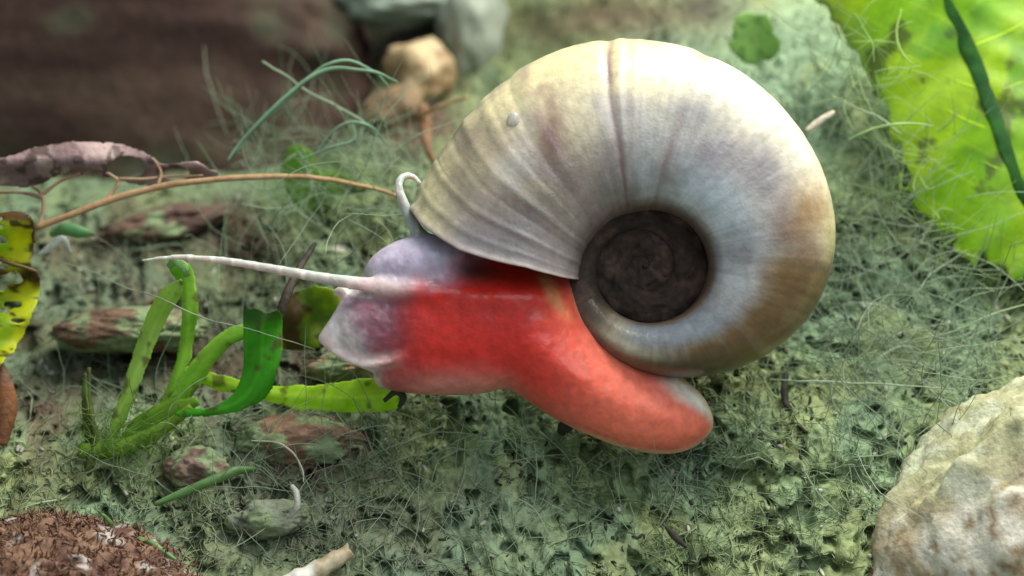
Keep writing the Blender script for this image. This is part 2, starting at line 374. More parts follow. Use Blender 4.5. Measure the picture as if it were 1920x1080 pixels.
c = np.where((tt > 390)[:, None], np.array([.20, .13, .11]), c)
M_umb = mat('umbilicus_film', rough=.85, var=.3, vscale=4, bump=.6, bscale=5, spec=.15)
M_shell = mat('shell_horn', rough=.30, var=.20, vscale=2.4, bump=.22, bscale=7, sss=.25, sssr=(1, .8, .55), sss_mm=.5, spec=.5, coat=.15)
snail = thing('ramshorn_snail', 'red ramshorn snail with pale cream coiled shell and long white tentacles', 'snail', P(1000, 735, 1.8))
sho = mesh('shell', W, Fs[:, ::-1], M_shell, snail, c, loc=np.array([(CX - 960) / K, 2, (540 - CY) / K]))
sho.data.materials.append(M_umb)
sho.data.polygons.foreach_set('material_index', (tt[Fs[:, 0]] < -150).astype(np.int32))

# --- body: one continuous surface from a blended distance field (px in the snail plane, depth mm)
def wx(px): return (np.asarray(px, float) - 960) / K
def wz(py): return (540 - np.asarray(py, float)) / K
foot = [(655, 548), (640, 600), (628, 640), (660, 680), (704, 694), (708, 724), (760, 734), (830, 738), (905, 737), (945, 728), (985, 752), (1040, 788), (1100, 818), (1180, 848), (1250, 858), (1300, 850), (1338, 822), (1347, 792), (1330, 752), (1300, 722), (1270, 700), (1215, 680), (1150, 640), (1105, 605), (1080, 560), (1066, 500), (1040, 440), (960, 420), (880, 430), (840, 448), (790, 446), (740, 458), (700, 488), (675, 520)]
fp = closed(foot, 220); fpw = np.stack([wx(fp[:, 0]), wz(fp[:, 1])], -1)
h = .095
x0, x1, z0, z1, y0, y1 = wx(236), wx(1372), wz(884), wz(300), -1.2, 5.4
xs, ys, zs = np.arange(x0, x1, h), np.arange(y0, y1, h), np.arange(z0, z1, h)
X2, Z2 = np.meshgrid(xs, zs, indexing='ij'); d2 = poly_sd(fpw, X2, Z2)
X, Y, Z = np.meshgrid(xs, ys, zs, indexing='ij')
# depth of the middle of the body and half thickness vary along it
ax = [wx(640), wx(760), wx(900), wx(1100), wx(1345)]
ymid = np.interp(X2, ax, [1.4, 1.5, 1.7, 2.0, 2.9]); thk = np.interp(X2, ax, [1.1, 1.7, 1.9, 2.0, 1.7])
ymid = ymid + .9 * ss(wz(560), wz(480), Z2) * ss(wx(820), wx(900), X2)
thk = thk - .5 * ss(wz(560), wz(480), Z2) * ss(wx(820), wx(900), X2)
rw = 2.6
inside = np.maximum(rw + d2, 0)
f = np.sqrt(inside[:, None, :] ** 2 + ((Y - ymid[:, None, :]) * (rw / thk)[:, None, :]) ** 2) - rw
f = f * .75
def smin(a, b, k):
    hh = np.clip(.5 + .5 * (b - a) / k, 0, 1); return b * (1 - hh) + a * hh - k * hh * (1 - hh)
def ell(px, py, y, rx, rz, ry, rot=0):
    dx, dz, dy = X - wx(px), Z - wz(py), Y - y; cc, s_ = math.cos(rot), math.sin(rot)
    u, v_ = (dx * cc + dz * s_) / (rx / K), (-dx * s_ + dz * cc) / (rz / K); w_ = dy / ry
    k0 = np.sqrt(u * u + v_ * v_ + w_ * w_) + 1e-6
    return (k0 - 1) * min(rx / K, rz / K, ry)
def chain(f, pts, rad, k, n=14):
    """smooth-union a tapering tube: pts (px,py,y mm), rad px"""
    p = smooth_path(pts, n); r = np.interp(np.linspace(0, 1, n), np.linspace(0, 1, len(rad)), rad) / K
    p = np.stack([wx(p[:, 0]), p[:, 2], wz(p[:, 1])], -1)
    best = None; lo = p.min(0) - r.max() - k - .5; hi = p.max(0) + r.max() + k + .5
    sl = tuple(slice(max(0, int((lo[d] - a0) / h)), int((hi[d] - a0) / h) + 2) for d, a0 in enumerate((x0, y0, z0)))
    xx, yy, zz = X[sl], Y[sl], Z[sl]
    for i in range(n - 1):
        a_, e = p[i], p[i + 1] - p[i]
        tq = np.clip(((xx - a_[0]) * e[0] + (yy - a_[1]) * e[1] + (zz - a_[2]) * e[2]) / (e @ e), 0, 1)
        dd = np.sqrt((xx - a_[0] - e[0] * tq) ** 2 + (yy - a_[1] - e[1] * tq) ** 2 + (zz - a_[2] - e[2] * tq) ** 2) - (r[i] + (r[i + 1] - r[i]) * tq)
        best = dd if best is None else np.minimum(best, dd)
    f[sl] = smin(f[sl], best, k)
    return f
f = smin(f, ell(778, 492, 1.0, 98, 50, 1.25, .25), .25)              # upper head lobe
f = smin(f, ell(694, 612, 1.0, 66, 72, 1.3, -.2), .5)                # snout
f = smin(f, ell(830, 698, 1.6, 110, 36, 1.1, 0), .6)                 # chin bulge
f = chain(f, [(604, 638, .9), (640, 668, .5), (694, 684, .2), (758, 670, .1)], [6, 8, 8, 3], .3)   # pale mouth fold
f = smin(f, ell(628, 634, 1.0, 22, 26, .55, 0), .3)
f = chain(f, [(602, 634, 1.0), (620, 612, .9), (648, 570, .7)], [6, 9, 10], .4)                          # front lip edge
f = chain(f, [(720, 540, .15), (800, 548, .05), (870, 550, .3)], [20, 21, 12], .22)                        # tentacle root ridge
f = chain(f, [(262, 488, .6), (330, 482, .5), (420, 489, .4), (520, 506, .2), (620, 524, .1), (700, 535, .05), (760, 542, .1)], [3.4, 6, 8, 9.5, 11.5, 14.5, 19], .25, 22)
f = chain(f, [(792, 450, 1.2), (770, 415, 1.5), (752, 372, 1.6), (744, 345, 1.7), (752, 328, 1.9), (770, 327, 2.1), (784, 340, 2.3)], [15, 12, 9.5, 8.5, 7.5, 7, 5], .2, 20)
f = chain(f, [(640, 546, .9), (626, 548, 1.0)], [12, 7], .2, 4)      # small fold below the tentacle
V, Fb = surface_nets(f, (x0, y0, z0), (h, h, h))
# relax the voxel steps
A_ = np.concatenate([Fb[:, [0, 1]], Fb[:, [1, 2]], Fb[:, [2, 3]], Fb[:, [3, 0]]])
for it in range(4):
    sm = np.zeros_like(V); ct = np.zeros(len(V))
    for d in range(3): sm[:, d] = np.bincount(A_[:, 0], V[A_[:, 1], d], len(V)) + np.bincount(A_[:, 1], V[A_[:, 0], d], len(V))
    ct = np.bincount(A_[:, 0], minlength=len(V)) + np.bincount(A_[:, 1], minlength=len(V))
    V = V * .5 + .5 * sm / ct[:, None]
px, py = V[:, 0] * K + 960, 540 - V[:, 2] * K
wr = fbm(V * 2.2, 4, 71) - .5
V = V + np.stack([wr * 0, wr * .10 * ss(640, 760, px) + (fbm(V * 5, 3, 77) - .5) * .12 * ss(790, 720, px) * ss(600, 640, px), wr * 0], -1)
e = -poly_sd(fp, px, py)                                               # px inside the outline
n1 = fbm(V * .8, 3, 72); n2 = fbm(V * 4, 3, 73)
RED = srgb(204, 42, 32); c = np.tile(RED, (len(V), 1))
c = mix(c, srgb(248, 134, 108), ss(960, 1200, px + 60 * (n1 - .5)) * .85)
c = mix(c, srgb(208, 108, 92), ss(46, 4, e) * ss(600, 700, py) * .7 * (.6 + .8 * n1))
c = mix(c, srgb(206, 138, 130), ss(668, 735, py + 30 * (n1 - .5)) * ss(990, 900, px) * .75)
hx = px + (py - 600) * .12 + 70 * (n1 - .5) + 24 * (n2 - .5)
c = mix(c, srgb(150, 50, 56), ss(830, 730, hx) * .8)
c = mix(c, srgb(152, 124, 142), ss(765, 655, hx) * .95)
c = mix(c, srgb(112, 66, 84), np.exp(-(((px - 715) / 34) ** 2 + ((py - 600) / 44) ** 2)) * .75)
up = ss(562, 500, py + .10 * (px - 760) + 40 * (n1 - .5)) * ss(930, 830, px + 40 * (n2 - .5))
c = mix(c, srgb(186, 178, 200), up)
c = mix(c, srgb(222, 214, 216), ss(682, 630, px - (py - 600) * .45 + 30 * (n2 - .5)) * .9)
fold = np.exp(-np.minimum(np.hypot(px - 756 + 0, 0), 0)) * 0
fl = np.abs(py - np.interp(px, [600, 640, 690, 756], [636, 668, 684, 670]))
c = mix(c, srgb(226, 200, 196), ss(24, 9, fl) * ss(775, 690, px) * (.35 + 1.1 * n2) * .8)
tail = ss(60, -25, e * 1.0 + (py - 745) * .35 - (px - 1290) * .35 + 10)
c = mix(c, srgb(238, 234, 220), np.clip(ss(1215, 1285, px) * ss(60, 12, e - (px - 1250) * .10 + ss(740, 840, py) * 75), 0, 1) * .95)
c = mix(c, srgb(240, 196, 160), ss(13, 1, e) * ss(1040, 1150, px) * .75)
c = mix(c, srgb(222, 160, 110), ss(24, 4, np.abs(px - np.interp(py, [520, 560, 600], [1024, 1040, 1066]))) * ss(625, 560, py) * ss(500, 525, py) * .7)
c = mix(c, srgb(104, 66, 56), np.exp(-(((px - 895) / 34) ** 2 + ((py - 508) / 22) ** 2)) * .75)  # shaded crease under the shell lip painted on the flesh
tent = ((px < 735) & (py < 560) & (np.abs(py - np.interp(px, [262, 330, 420, 520, 620, 700], [488, 482, 489, 506, 524, 535])) < 26)) | ((px < 800) & (py < 442))
bands = np.clip(np.sin(px * .145 + 3 * noise(np.stack([px * .02, px * 0, px * 0], -1), 74)) * 3 - 2.0, 0, 1) * .8 * noise(V * 3, 75)
tc_ = mix(np.tile(srgb(170, 180, 176), (len(V), 1)), srgb(250, 250, 246), bands)
c = mix(c, tc_, tent * np.where(py < 445, 1, ss(735, 640, px)))
tb = ss(620, 700, px) * ss(800, 730, px) * np.exp(-((py - 538) / 18) ** 2)
c = mix(c, srgb(226, 206, 204), tb * .8)  # white highlight around the tentacle base painted in
M_body = mat('snail_flesh', rough=.46, var=.20, vscale=2.6, bump=.26, bscale=6, sss=.65, sssr=(1, .35, .28), sss_mm=1.0, spec=.35, coat=.25)
mesh('body', V, Fb, M_body, snail, c, loc=P(1000, 640, 1.8))

# ------------------------------------------------------------------ stones and gravel
def two(c1, c2, f=.8, lo=.4, hi=.62, seed=0, c3=None, f3=3.0, t3=.62):
    def fn(wv, v):
        c = mix(np.tile(np.asarray(c1, float), (len(wv), 1)), c2, ss(lo, hi, fbm(wv * f, 4, seed)))
        if c3 is not None: c = mix(c, c3, ss(t3, t3 + .06, fbm(wv * f3, 3, seed + 3)))
        return c * (.8 + .4 * fbm(wv * 5, 3, seed + 9))[:, None]
    return fn
M_stone = mat('rough_stone', rough=.7, var=.25, vscale=4, bump=.7, bscale=5, spec=.3)
M_smooth = mat('smooth_pebble', rough=.6, var=.15, vscale=3, bump=.3, bscale=5, spec=.3)
def cream(wv, v):
    c = two([.44, .36, .24], [.60, .57, .48], .7, .4, .6, 81, [.27, .19, .11], 2.4, .60)(wv, v)
    return mix(c, [.26, .33, .17], ss(.45, .75, v[:, 2] * .75 - v[:, 0] * .35 + .3 * (fbm(wv * 1.2, 3, 82) - .3)) * .55)
tag(rock('pale_stone', 1995, 1085, 1.5, (345, 365), M_stone, cream, depth=4.2, amp=.22, freq=2.0, sub=6, seed=4, fine=.05), 'large pale cream pitted stone half covered in green film', 'stone')
cs = tag(rock('crusted_stone', 80, 1170, 0.6, (330, 185), M_stone, two([.10, .045, .032], [.22, .125, .08], 1.0, .35, .6, 84, [.42, .38, .36], 1.7, .61), depth=4.5, amp=.16, freq=2.2, sub=6, seed=9, fine=.10), 'red-brown crusted stone speckled with white patches', 'stone')
tag(rock('beige_pebble', 788, 140, 27.5, (66, 66), M_smooth, two([.36, .27, .15], [.44, .35, .21], .5, .4, .6, 86, [.22, .14, .07], 1.2, .60), amp=.36, seed=3, sub=4), 'smooth beige pebble lying on a brown one', 'pebble')
tag(rock('brown_pebble', 742, 214, 25.2, (70, 46), M_smooth, two([.15, .10, .055], [.22, .16, .09], .5, .4, .6, 88), amp=.36, seed=5, sub=4), 'brown pebble under the beige one', 'pebble')
tag(rock('pale_grey_stone', 885, 60, 29.5, (58, 105), M_smooth, two([.17, .20, .165], [.24, .27, .22], .4, .4, .6, 90), amp=.42, seed=6, sub=4), 'upright pale grey stone blurred behind the pebbles', 'stone')
tag(rock('mossy_grey_stone', 735, 5, 31, (120, 44), M_smooth, two([.16, .21, .17], [.24, .29, .24], .4, .4, .6, 92), amp=.42, seed=7, sub=4), 'grey-green film-covered stone beside the dark driftwood', 'stone')
peb = [(655, 690, 6.6, (82, 34), [.34, .24, .14], [.42, .33, .22], 'flat tan pebble below the snail head', .05),
       (640, 484, 13.5, (62, 24), [.30, .30, .25], [.40, .38, .31], 'long pale grey pebble under the straight tentacle', -.1),
       (560, 830, 4.4, (125, 50), [.14, .075, .05], [.20, .12, .075], 'broad brown flat stone below the bright green stem', .06),
       (250, 620, 9.5, (150, 42), [.13, .075, .05], [.20, .13, .08], 'reddish brown stone behind the sprouting plant', .02),
       (300, 425, 17.5, (120, 34), [.09, .05, .04], [.14, .085, .06], 'dark brown stone under the dead leaf', .2),
       (505, 975, .9, (74, 36), [.15, .17, .12], [.2, .23, .17], 'grey gravel lump with a green film under a bent white thread', .1),
       (372, 880, 2.6, (62, 40), [.13, .085, .065], [.2, .14, .1], 'dark brown gravel lump by the reclining green blade', 0)]
for k, (px_, py_, yy, rp, c1, c2, lab, ro) in enumerate(peb):
    o = rock('gravel_stone', px_, py_, yy + .9, rp, M_stone, two(c1, c2, 1.1, .4, .6, 100 + k, [.19, .25, .13], .9, .47), amp=.34, seed=20 + k, sub=5, rot=ro, fine=.10, freq=1.9)
    tag(o, lab, 'stone', 'gravel stones among the algae')

# driftwood log behind the dead leaf
def bark(wv, v):
    g = np.stack([wv[:, 0] * .12, wv[:, 1] * .5, wv[:, 2] * .55], -1)
    c = mix(np.tile(np.array([.028, .014, .011]), (len(wv), 1)), [.055, .034, .025], ss(.4, .65, fbm(g, 4, 130)))
    return mix(c, [.06, .075, .045], ss(.52, .7, fbm(wv * .25, 3, 131)) * .6)
M_wood = mat('waterlogged_wood', rough=.8, var=.3, vscale=1.2, bump=.8, bscale=2, spec=.2)
v, fI = ICO[6]; ctr = P(30, 190, 34)
q = np.sign(v) * np.abs(v) ** .7 * [18.5, 8, 10.5]
gr = fbm(np.stack([q[:, 0] * .08, q[:, 1] * .6, q[:, 2] * .6], -1), 4, 133) - .5
q = q * (1 + .16 * gr)[:, None] + v * (1.2 * (fbm(v * 2.2, 4, 134) - .5))[:, None]
ro = -.06; q = np.stack([q[:, 0] * math.cos(ro) - q[:, 2] * math.sin(ro), q[:, 1], q[:, 0] * math.sin(ro) + q[:, 2] * math.cos(ro)], -1)
tag(mesh('driftwood_log', q + ctr, fI, M_wood, None, bark(q, v), loc=ctr), 'dark brown waterlogged driftwood log behind the dead leaf', 'driftwood')

# ivory shard at the bottom edge: tapered broken tube
M_shard = mat('ivory_shard', rough=.5, var=.15, vscale=4, bump=.4, bscale=5)
p = smooth_path([P(515, 1112, -.8), P(570, 1084, -.6), P(615, 1058, -.3), P(655, 1034, .2)], 40); u = np.linspace(0, 1, 40)
v, F_ = tube_geo(p, (.55 - .25 * u) * (1 + .08 * np.sin(u * 26)), side=20)
v = v + (fbm(v * 2, 3, 140) - .5)[:, None] * .18
c = mix(np.tile(np.array([.72, .70, .64]), (len(v), 1)), [.36, .28, .16], ss(.0, .6, ss(570, 630, v[:, 0] * K + 960)) * (.4 + fbm(v * 1.5, 3, 141)))
tag(mesh('shell_shard', v, F_, M_shard, None, c, loc=p[20]), 'broken ivory tapered shell shard lying in the algae', 'shell shard')

# ------------------------------------------------------------------ leaves and plants
M_leaf = mat('fresh_leaf', rough=.42, var=.16, vscale=1.6, bump=.25, bscale=4, transl=.5, spec=.35)
M_dead = mat('dead_leaf', rough=.55, var=.25, vscale=3, bump=.6, bscale=5, transl=.18, spec=.35)
M_vein = mat('leaf_vein', rough=.7, var=.2, vscale=3, bump=.3, transl=.15, spec=.15)
def ribbon(name, pts, wid, material, parent, c1, c2=None, thick=.10, n=40, curl=.0, normal=(0, -1, 0), seed=0, side=18, tip=None):
    """leaf blade / stem: pts (px,py,y), half widths px"""
    pp = smooth_path(pts, n); wv = P(pp[:, 0], pp[:, 1], pp[:, 2])
    u = np.linspace(0, 1, n); rw = np.interp(u, np.linspace(0, 1, len(wid)), wid) / K * (D + pp[:, 2]) / D
    v, F_ = tube_geo(wv, rw, np.minimum(thick, rw), side, normal, curl)
    v = v + (fbm(v * .9 + seed, 3, seed) - .5)[:, None] * .12
    c = mix(np.tile(np.asarray(c1, float), (len(v), 1)), c2 if c2 is not None else c1, ss(.35, .65, fbm(v * 1.1, 3, seed + 2)))
    if material is M_leaf:
        an = np.concatenate([np.tile(np.arange(side), n), [0, 0]]) / side * 2 * np.pi
        c = c * (.72 + .62 * noise(np.stack([np.cos(an) * 4 + 9, v[:, 2] * .25 + v[:, 0] * .2, an * 0 + seed], -1), seed + 4))[:, None]
        c = mix(c, [.13, .10, .04], ss(.60, .72, fbm(v * 1.6, 3, seed + 6)) * .55)
    if tip is not None:
        ui = np.concatenate([np.repeat(u, side), [0, 1]]); c = mix(c, tip[0], ss(tip[1], tip[2], ui))
    return mesh(name, v, F_, material, parent, c, loc=wv[0])

# broad bright leaf on the right
BL = [(1500, -60), (1560, 20), (1610, 110), (1650, 200), (1690, 290), (1705, 360), (1740, 410), (1790, 455), (1840, 500), (1920, 530), (2010, 560), (2120, 540), (2180, 380), (2160, 180), (2080, -20), (1980, -160), (1800, -220), (1600, -180)]
def bl_y(px, py):
    mid = 1770 + (py - 0) * .40                                    # midrib line
    s_ = (px - mid) / 200
    return .9 * s_ ** 2 - .012 * (py - 250) * .5 + .35 * np.sin(px * .021 + py * .009) + .05 * np.sin((py - .55 * np.abs(px - mid)) * .075)
def bl_c(px, py):
    p_ = np.stack([px / 46, py / 46, px * 0], -1)
    c = mix(np.tile(np.array([.26, .52, .015]), (len(px), 1)), [.40, .62, .015], ss(.4, .62, fbm(p_ * .35, 3, 150)))
    c = mix(c, [.12, .36, .03], ss(.5, .66, fbm(p_ * .6 + 3, 3, 151)) * .7)
    c = mix(c, [.16, .22, .07], ss(1700, 1570, px + 120 * (fbm(p_ * .8, 3, 152) - .5) - (py - 200) * .25) * .75)
    mid = 1770 + py * .40; ph = ((py + .62 * np.abs(px - mid)) / 88.0) % 1.0
    c = mix(c, [.46, .68, .06], ss(.055, .02, np.abs(ph - .5)) * .45)
    return mix(c, [.06, .08, .03], ss(.62, .70, fbm(p_ * .9, 4, 153)) * .75)
bl = thing('broad_leaf', 'broad bright green leaf with a dark midrib and ragged algae-covered edge', 'leaf', P(1920, 530, 11))
slab('blade', BL, 10.5, bl_y, .22, M_leaf, bl, bl_c, step=6, n=200, ragged=34, seed=155)
def blp(px, py, o=-.12): return (px, py, 10.5 + float(bl_y(np.float64(px), np.float64(py))) + o)
ribbon('midrib', [blp(1762, -30), blp(1775, 10), blp(1806, 70), blp(1840, 150), blp(1870, 230), blp(1900, 320), blp(1935, 410), blp(1990, 520)], [11, 13, 16, 14, 13, 11, 9, 7], M_vein, bl, [.010, .06, .010], [.025, .10, .015], .06, 60, seed=156)
for k, (y_, l_, sgn) in enumerate(((90, 170, 1), (170, -170, 1), (250, -150, 1), (330, -140, 1), (180, 200, -1))):
    xm = 1776 + y_ * .40
    ribbon('side_vein', [blp(xm + l_ * q, y_ - abs(l_) * (.3 * q + .2 * q * q), -.07) for q in np.linspace(0, 1, 12)], [3.5, 2.5, 1.2], M_vein, bl, [.38, .60, .03], thick=.05, n=48, seed=160 + k, side=6)
# blurred small leaf, top
sl_ = thing('small_round_leaf', 'small round green leaf blurred above the shell', 'leaf', P(1410, 110, 15))
slab('blade', [(1372, 60), (1390, 30), (1425, 26), (1452, 50), (1455, 85), (1430, 112), (1395, 112), (1372, 92)], 16.5, lambda x, y: .004 * (y - 70) + .3 * np.sin(x * .05), .2, M_leaf, sl_,
     lambda x, y: mix(np.tile(np.array([.28, .48, .14]), (len(x), 1)), [.18, .32, .10], ss(.60, .68, fbm(np.stack([x / 16, y / 16, x * 0], -1), 2, 170))), step=4, ragged=24, seed=174)
# glowing leaf scrap behind the dead leaf stalk
gs = thing('green_leaf_scrap', 'soft yellow-green leaf scrap behind the thin tan stalk', 'leaf', P(585, 400, 16))
slab('blade', [(528, 300), (548, 272), (580, 282), (600, 310), (650, 330), (662, 370), (630, 405), (580, 400), (545, 380), (528, 345)], 16.5, lambda x, y: .006 * (y - 340) + .3 * np.sin(x * .04), .2, M_leaf, gs,
     lambda x, y: mix(np.tile(np.array([.20, .42, .03]), (len(x), 1)), [.13, .25, .06], ss(.4, .6, fbm(np.stack([x / 40, y / 40, x * 0], -1), 3, 172))), step=4, ragged=10, seed=173)
# yellow decaying leaf, left edge
YL = [(-160, 380), (-60, 398), (30, 402), (58, 410), (66, 440), (60, 490), (74, 520), (70, 570), (52, 620), (20, 668), (-30, 700), (-120, 690), (-200, 600), (-220, 470)]
yl = thing('yellow_decaying_leaf', 'yellow-green decaying leaf with brown holes and a dark edge', 'leaf', P(0, 700, 5))
def yl_y(px, py): return .8 * np.sin((py - 480) * .018) + .004 * (px - 30) + .25 * np.sin(py * .07 + px * .02)
def yl_c(px, py):
    p_ = np.stack([px / 46, py / 46, px * 0], -1)
    c = mix(np.tile(np.array([.60, .66, .012]), (len(px), 1)), [.36, .56, .015], ss(.4, .6, fbm(p_ * .9, 3, 180)))
    c = mix(c, [.14, .07, .02], np.clip(np.exp(-((py - 510 - 14 * np.sin(px * .06)) / 18) ** 2) * 1.1 + ss(50, 68, px + 14 * (fbm(p_ * 2, 3, 4) - .5)) * ss(560, 520, py) + ss(424, 408, py), 0, 1))
    return mix(c, [.05, .04, .015], ss(.62, .68, fbm(np.stack([px / 26, py / 9, px * 0], -1), 3, 181)) * .9)
slab('blade', YL, 5, yl_y, .2, M_leaf, yl, yl_c, holes=lambda X, Y: (fbm(np.stack([X / 34, Y / 15, X * 0 + 2], -1), 3, 185) - .66) * 160, step=4, ragged=9, seed=182)
ribbon('curled_edge', [(-10, 404, 4.5), (20, 402, 4.3), (48, 406, 4.3), (60, 424, 4.6), (64, 455, 4.8)], [3, 5, 6, 5, 3], M_dead, yl, [.05, .03, .015], [.10, .06, .02], .12, 30, seed=183)
ribbon('rib', [(-40, 470, 4.7), (20, 492, 4.7), (70, 508, 5.0)], [3, 4, 3], M_dead, yl, [.12, .08, .02], thick=.09, n=24, seed=184)
# skeletonised dead leaf with its stalk
dl = thing('skeleton_dead_leaf', 'purple-brown skeletonised dead leaf with open veins and a long tan stalk', 'leaf', P(75, 425, 7))
DLP = [(-90, 330), (-40, 302), (20, 290), (80, 272), (150, 264), (210, 266), (255, 276), (290, 296), (320, 305), (370, 306), (402, 318), (412, 330), (380, 336), (330, 338), (290, 346), (240, 345), (180, 325), (150, 318), (110, 330), (60, 350), (0, 350), (-70, 360)]
def dl_y(px, py): return -.9 * np.exp(-((py - 300) / 30) ** 2) + .004 * (px - 200) + .3 * np.sin(px * .03)
def dl_c(px, py):
    p_ = np.stack([px / 46, py / 46, px * 0], -1)
    c = mix(np.tile(np.array([.22, .145, .15]), (len(px), 1)), [.40, .29, .28], ss(.4, .62, fbm(p_ * 1.1, 3, 190)))
    return mix(c, [.06, .035, .03], ss(.55, .63, fbm(p_ * 2.3 + 2, 3, 191)) * .85)
def dl_h(X, Y):
    a = 1 - np.hypot((X - 238) / 34, (Y - 314) / 20); b = 1 - np.hypot((X - 330) / 24, (Y - 326) / 9)
    return np.maximum(a, b) * 18
slab('blade', DLP, 8, dl_y, .2, M_dead, dl, dl_c, holes=dl_h, step=4, ragged=7, seed=192)
TAN = [.36, .21, .11]; TAN2 = [.46, .30, .17]
ribbon('stalk', [(66, 428, 6.6), (150, 396, 6.8), (230, 368, 7.0), (320, 346, 7.0), (420, 335, 7.0), (520, 331, 7.2), (600, 335, 7.6), (680, 348, 8.2), (745, 366, 9.0)], [6, 6.5, 6.5, 6, 5.5, 5, 4.5, 4, 3.5], M_vein, dl, TAN, TAN2, .13, 70, seed=193)
for k, pts in enumerate([[(200, 376, 7.1), (216, 352, 7.3), (222, 336, 7.4)], [(222, 336, 7.4), (200, 324, 7.4), (178, 322, 7.5)], [(222, 336, 7.4), (260, 336, 7.4), (310, 331, 7.6), (380, 330, 7.7)], [(178, 328, 7.5), (206, 300, 7.5), (232, 284, 7.4)],
                         [(72, 424, 6.7), (80, 396, 7.0), (78, 366, 7.4), (60, 350, 7.8)], [(78, 370, 7.3), (40, 362, 7.8), (0, 360, 8.0), (-40, 364, 8.0)], [(185, 384, 7.0), (208, 362, 7.2), (222, 345, 7.3)], [(296, 346, 7.3), (302, 322, 7.5), (290, 300, 7.5)], [(78, 366, 7.4), (110, 342, 7.7), (150, 326, 7.8)]]):
    ribbon('vein', pts, [3.6, 3.0, 2.4], M_vein, dl, [.30, .19, .12], [.40, .27, .18], .07, 24, seed=200 + k, side=7)

# sprouting green plant, left
sp = thing('green_sprout', 'green sprouting water plant with several cut and bent leaves', 'plant', P(190, 860, 4.5))
LG, MG, DG = [.33, .58, .06], [.20, .50, .035], [.06, .36, .012]
def blade(poly, y0, axis, fold, tilt, c1, c2, seed, tipc=None):
    """thin leaf blade: traced outline, folded along its own midline `axis` (px polyline), real thickness"""
    ax_ = smooth_path(axis, 200)
    def near(px, py):
        d_ = np.hypot(np.asarray(px)[..., None] - ax_[:, 0], np.asarray(py)[..., None] - ax_[:, 1]); k_ = d_.argmin(-1); return d_.min(-1), k_ / 199
    def ysf(px, py):
        d_, u_ = near(px, py); return fold * np.sqrt(d_ ** 2 + 16) / K + tilt * u_ + .18 * np.sin(px * .07 + py * .05 + seed)
    def colf(px, py):
        d_, u_ = near(px, py); p_ = np.stack([d_ / 5.0, u_ * 2.5, d_ * 0 + seed], -1); q_ = np.stack([px / 30, py / 30, px * 0 + seed], -1)
        c = mix(np.tile(np.asarray(c1, float), (len(px), 1)), c2, ss(.3, .7, .5 * noise(p_, seed) + .5 * fbm(q_, 3, seed + 1)))
        c = mix(c, np.asarray(c2) * 1.25, ss(5, 2, d_) * .5)
        c = mix(c, [.11, .085, .03], ss(.62, .74, fbm(q_ * 1.3 + 7, 3, seed + 2)) * .7)
        if tipc is not None: c = mix(c, tipc, ss(.82, 1.0, u_ + .15 * (fbm(q_, 2, 3) - .5)))
        return c
    return slab('leaf', poly, y0, ysf, .11, M_leaf, sp, colf, step=3, n=140, ragged=4.5, seed=seed)
blade([(186, 846), (204, 800), (224, 745), (240, 690), (262, 630), (284, 568), (308, 538), (338, 520), (346, 534), (336, 562), (314, 594), (294, 640), (270, 705), (246, 765), (222, 815), (200, 852)], 4.4, [(194, 846), (236, 745), (268, 665), (300, 590), (338, 528)], .35, -.9, LG, [.36, .56, .12], 220)['label'] = 'narrow pale green leaf folded at its tip'
blade([(318, 506), (330, 490), (352, 492), (366, 520), (373, 570), (369, 622), (352, 690), (332, 742), (304, 806), (280, 822), (284, 800), (306, 742), (325, 690), (335, 630), (338, 575), (334, 532)], 5.0, [(286, 815), (328, 720), (350, 640), (354, 570), (344, 500)], .3, -1.0, MG, LG, 221)
blade([(276, 826), (300, 780), (330, 722), (365, 670), (400, 632), (440, 610), (492, 604), (496, 632), (455, 640), (425, 656), (402, 682), (382, 714), (352, 758), (312, 806), (288, 836)], 3.9, [(284, 826), (340, 742), (388, 676), (430, 636), (494, 618)], .35, -.2, LG, MG, 222)
blade([(456, 584), (474, 578), (500, 582), (521, 579), (531, 602), (529, 650), (521, 700), (502, 740), (470, 762), (420, 777), (345, 784), (325, 776), (345, 768), (390, 763), (430, 745), (451, 700), (457, 640)], 2.6, [(330, 776), (410, 768), (460, 742), (486, 690), (492, 630), (489, 580)], .28, -.4, DG, [.09, .42, .02], 223, [.03, .10, .01])['label'] = 'broad dark green leaf with a cut-off top'
blade([(345, 686), (380, 694), (440, 708), (520, 721), (620, 719), (700, 706), (738, 714), (748, 744), (740, 770), (640, 773), (540, 764), (470, 746), (400, 728), (340, 704)], 5.0, [(342, 695), (440, 722), (560, 742), (660, 745), (745, 742)], .3, -.8, [.46, .80, .02], [.60, .86, .08], 224)['label'] = 'bright light green leaf lying flat under the snail head'
ribbon('leaf', [(170, 830, 4.6), (166, 790, 4.5), (162, 740, 4.5), (160, 700, 4.6)], [10, 12, 9, 4], M_leaf, sp, [.13, .24, .04], [.09, .12, .03], .1, 30, .2, seed=225)
ribbon('leaf', [(232, 838, 4.2), (270, 800, 4.0), (320, 770, 3.8), (372, 752, 3.7)], [16, 24, 20, 8], M_leaf, sp, [.14, .32, .02], [.20, .40, .03], .1, 34, .25, seed=226)
ribbon('stem', [(165, 900, 4.2), (170, 860, 4.3), (180, 820, 4.4), (170, 770, 4.5), (165, 690, 4.6)], [7, 8, 7, 5, 4], M_vein, sp, [.05, .06, .02], [.09, .12, .03], .15, 34, seed=227)
ribbon('stem', [(150, 846, 4.5), (210, 842, 4.3), (262, 826, 4.1), (318, 792, 4.0), (360, 760, 3.8)], [14, 17, 16, 13, 9], M_vein, sp, [.13, .27, .02], [.18, .33, .03], .25, 34, seed=228)
ribbon('folded_tip', [(316, 500, 3.4), (328, 491, 3.2), (344, 500, 3.2), (352, 516, 3.4)], [6, 9, 9, 6], M_leaf, sp, [.20, .42, .14], [.28, .5, .2], .12, 26, seed=229)
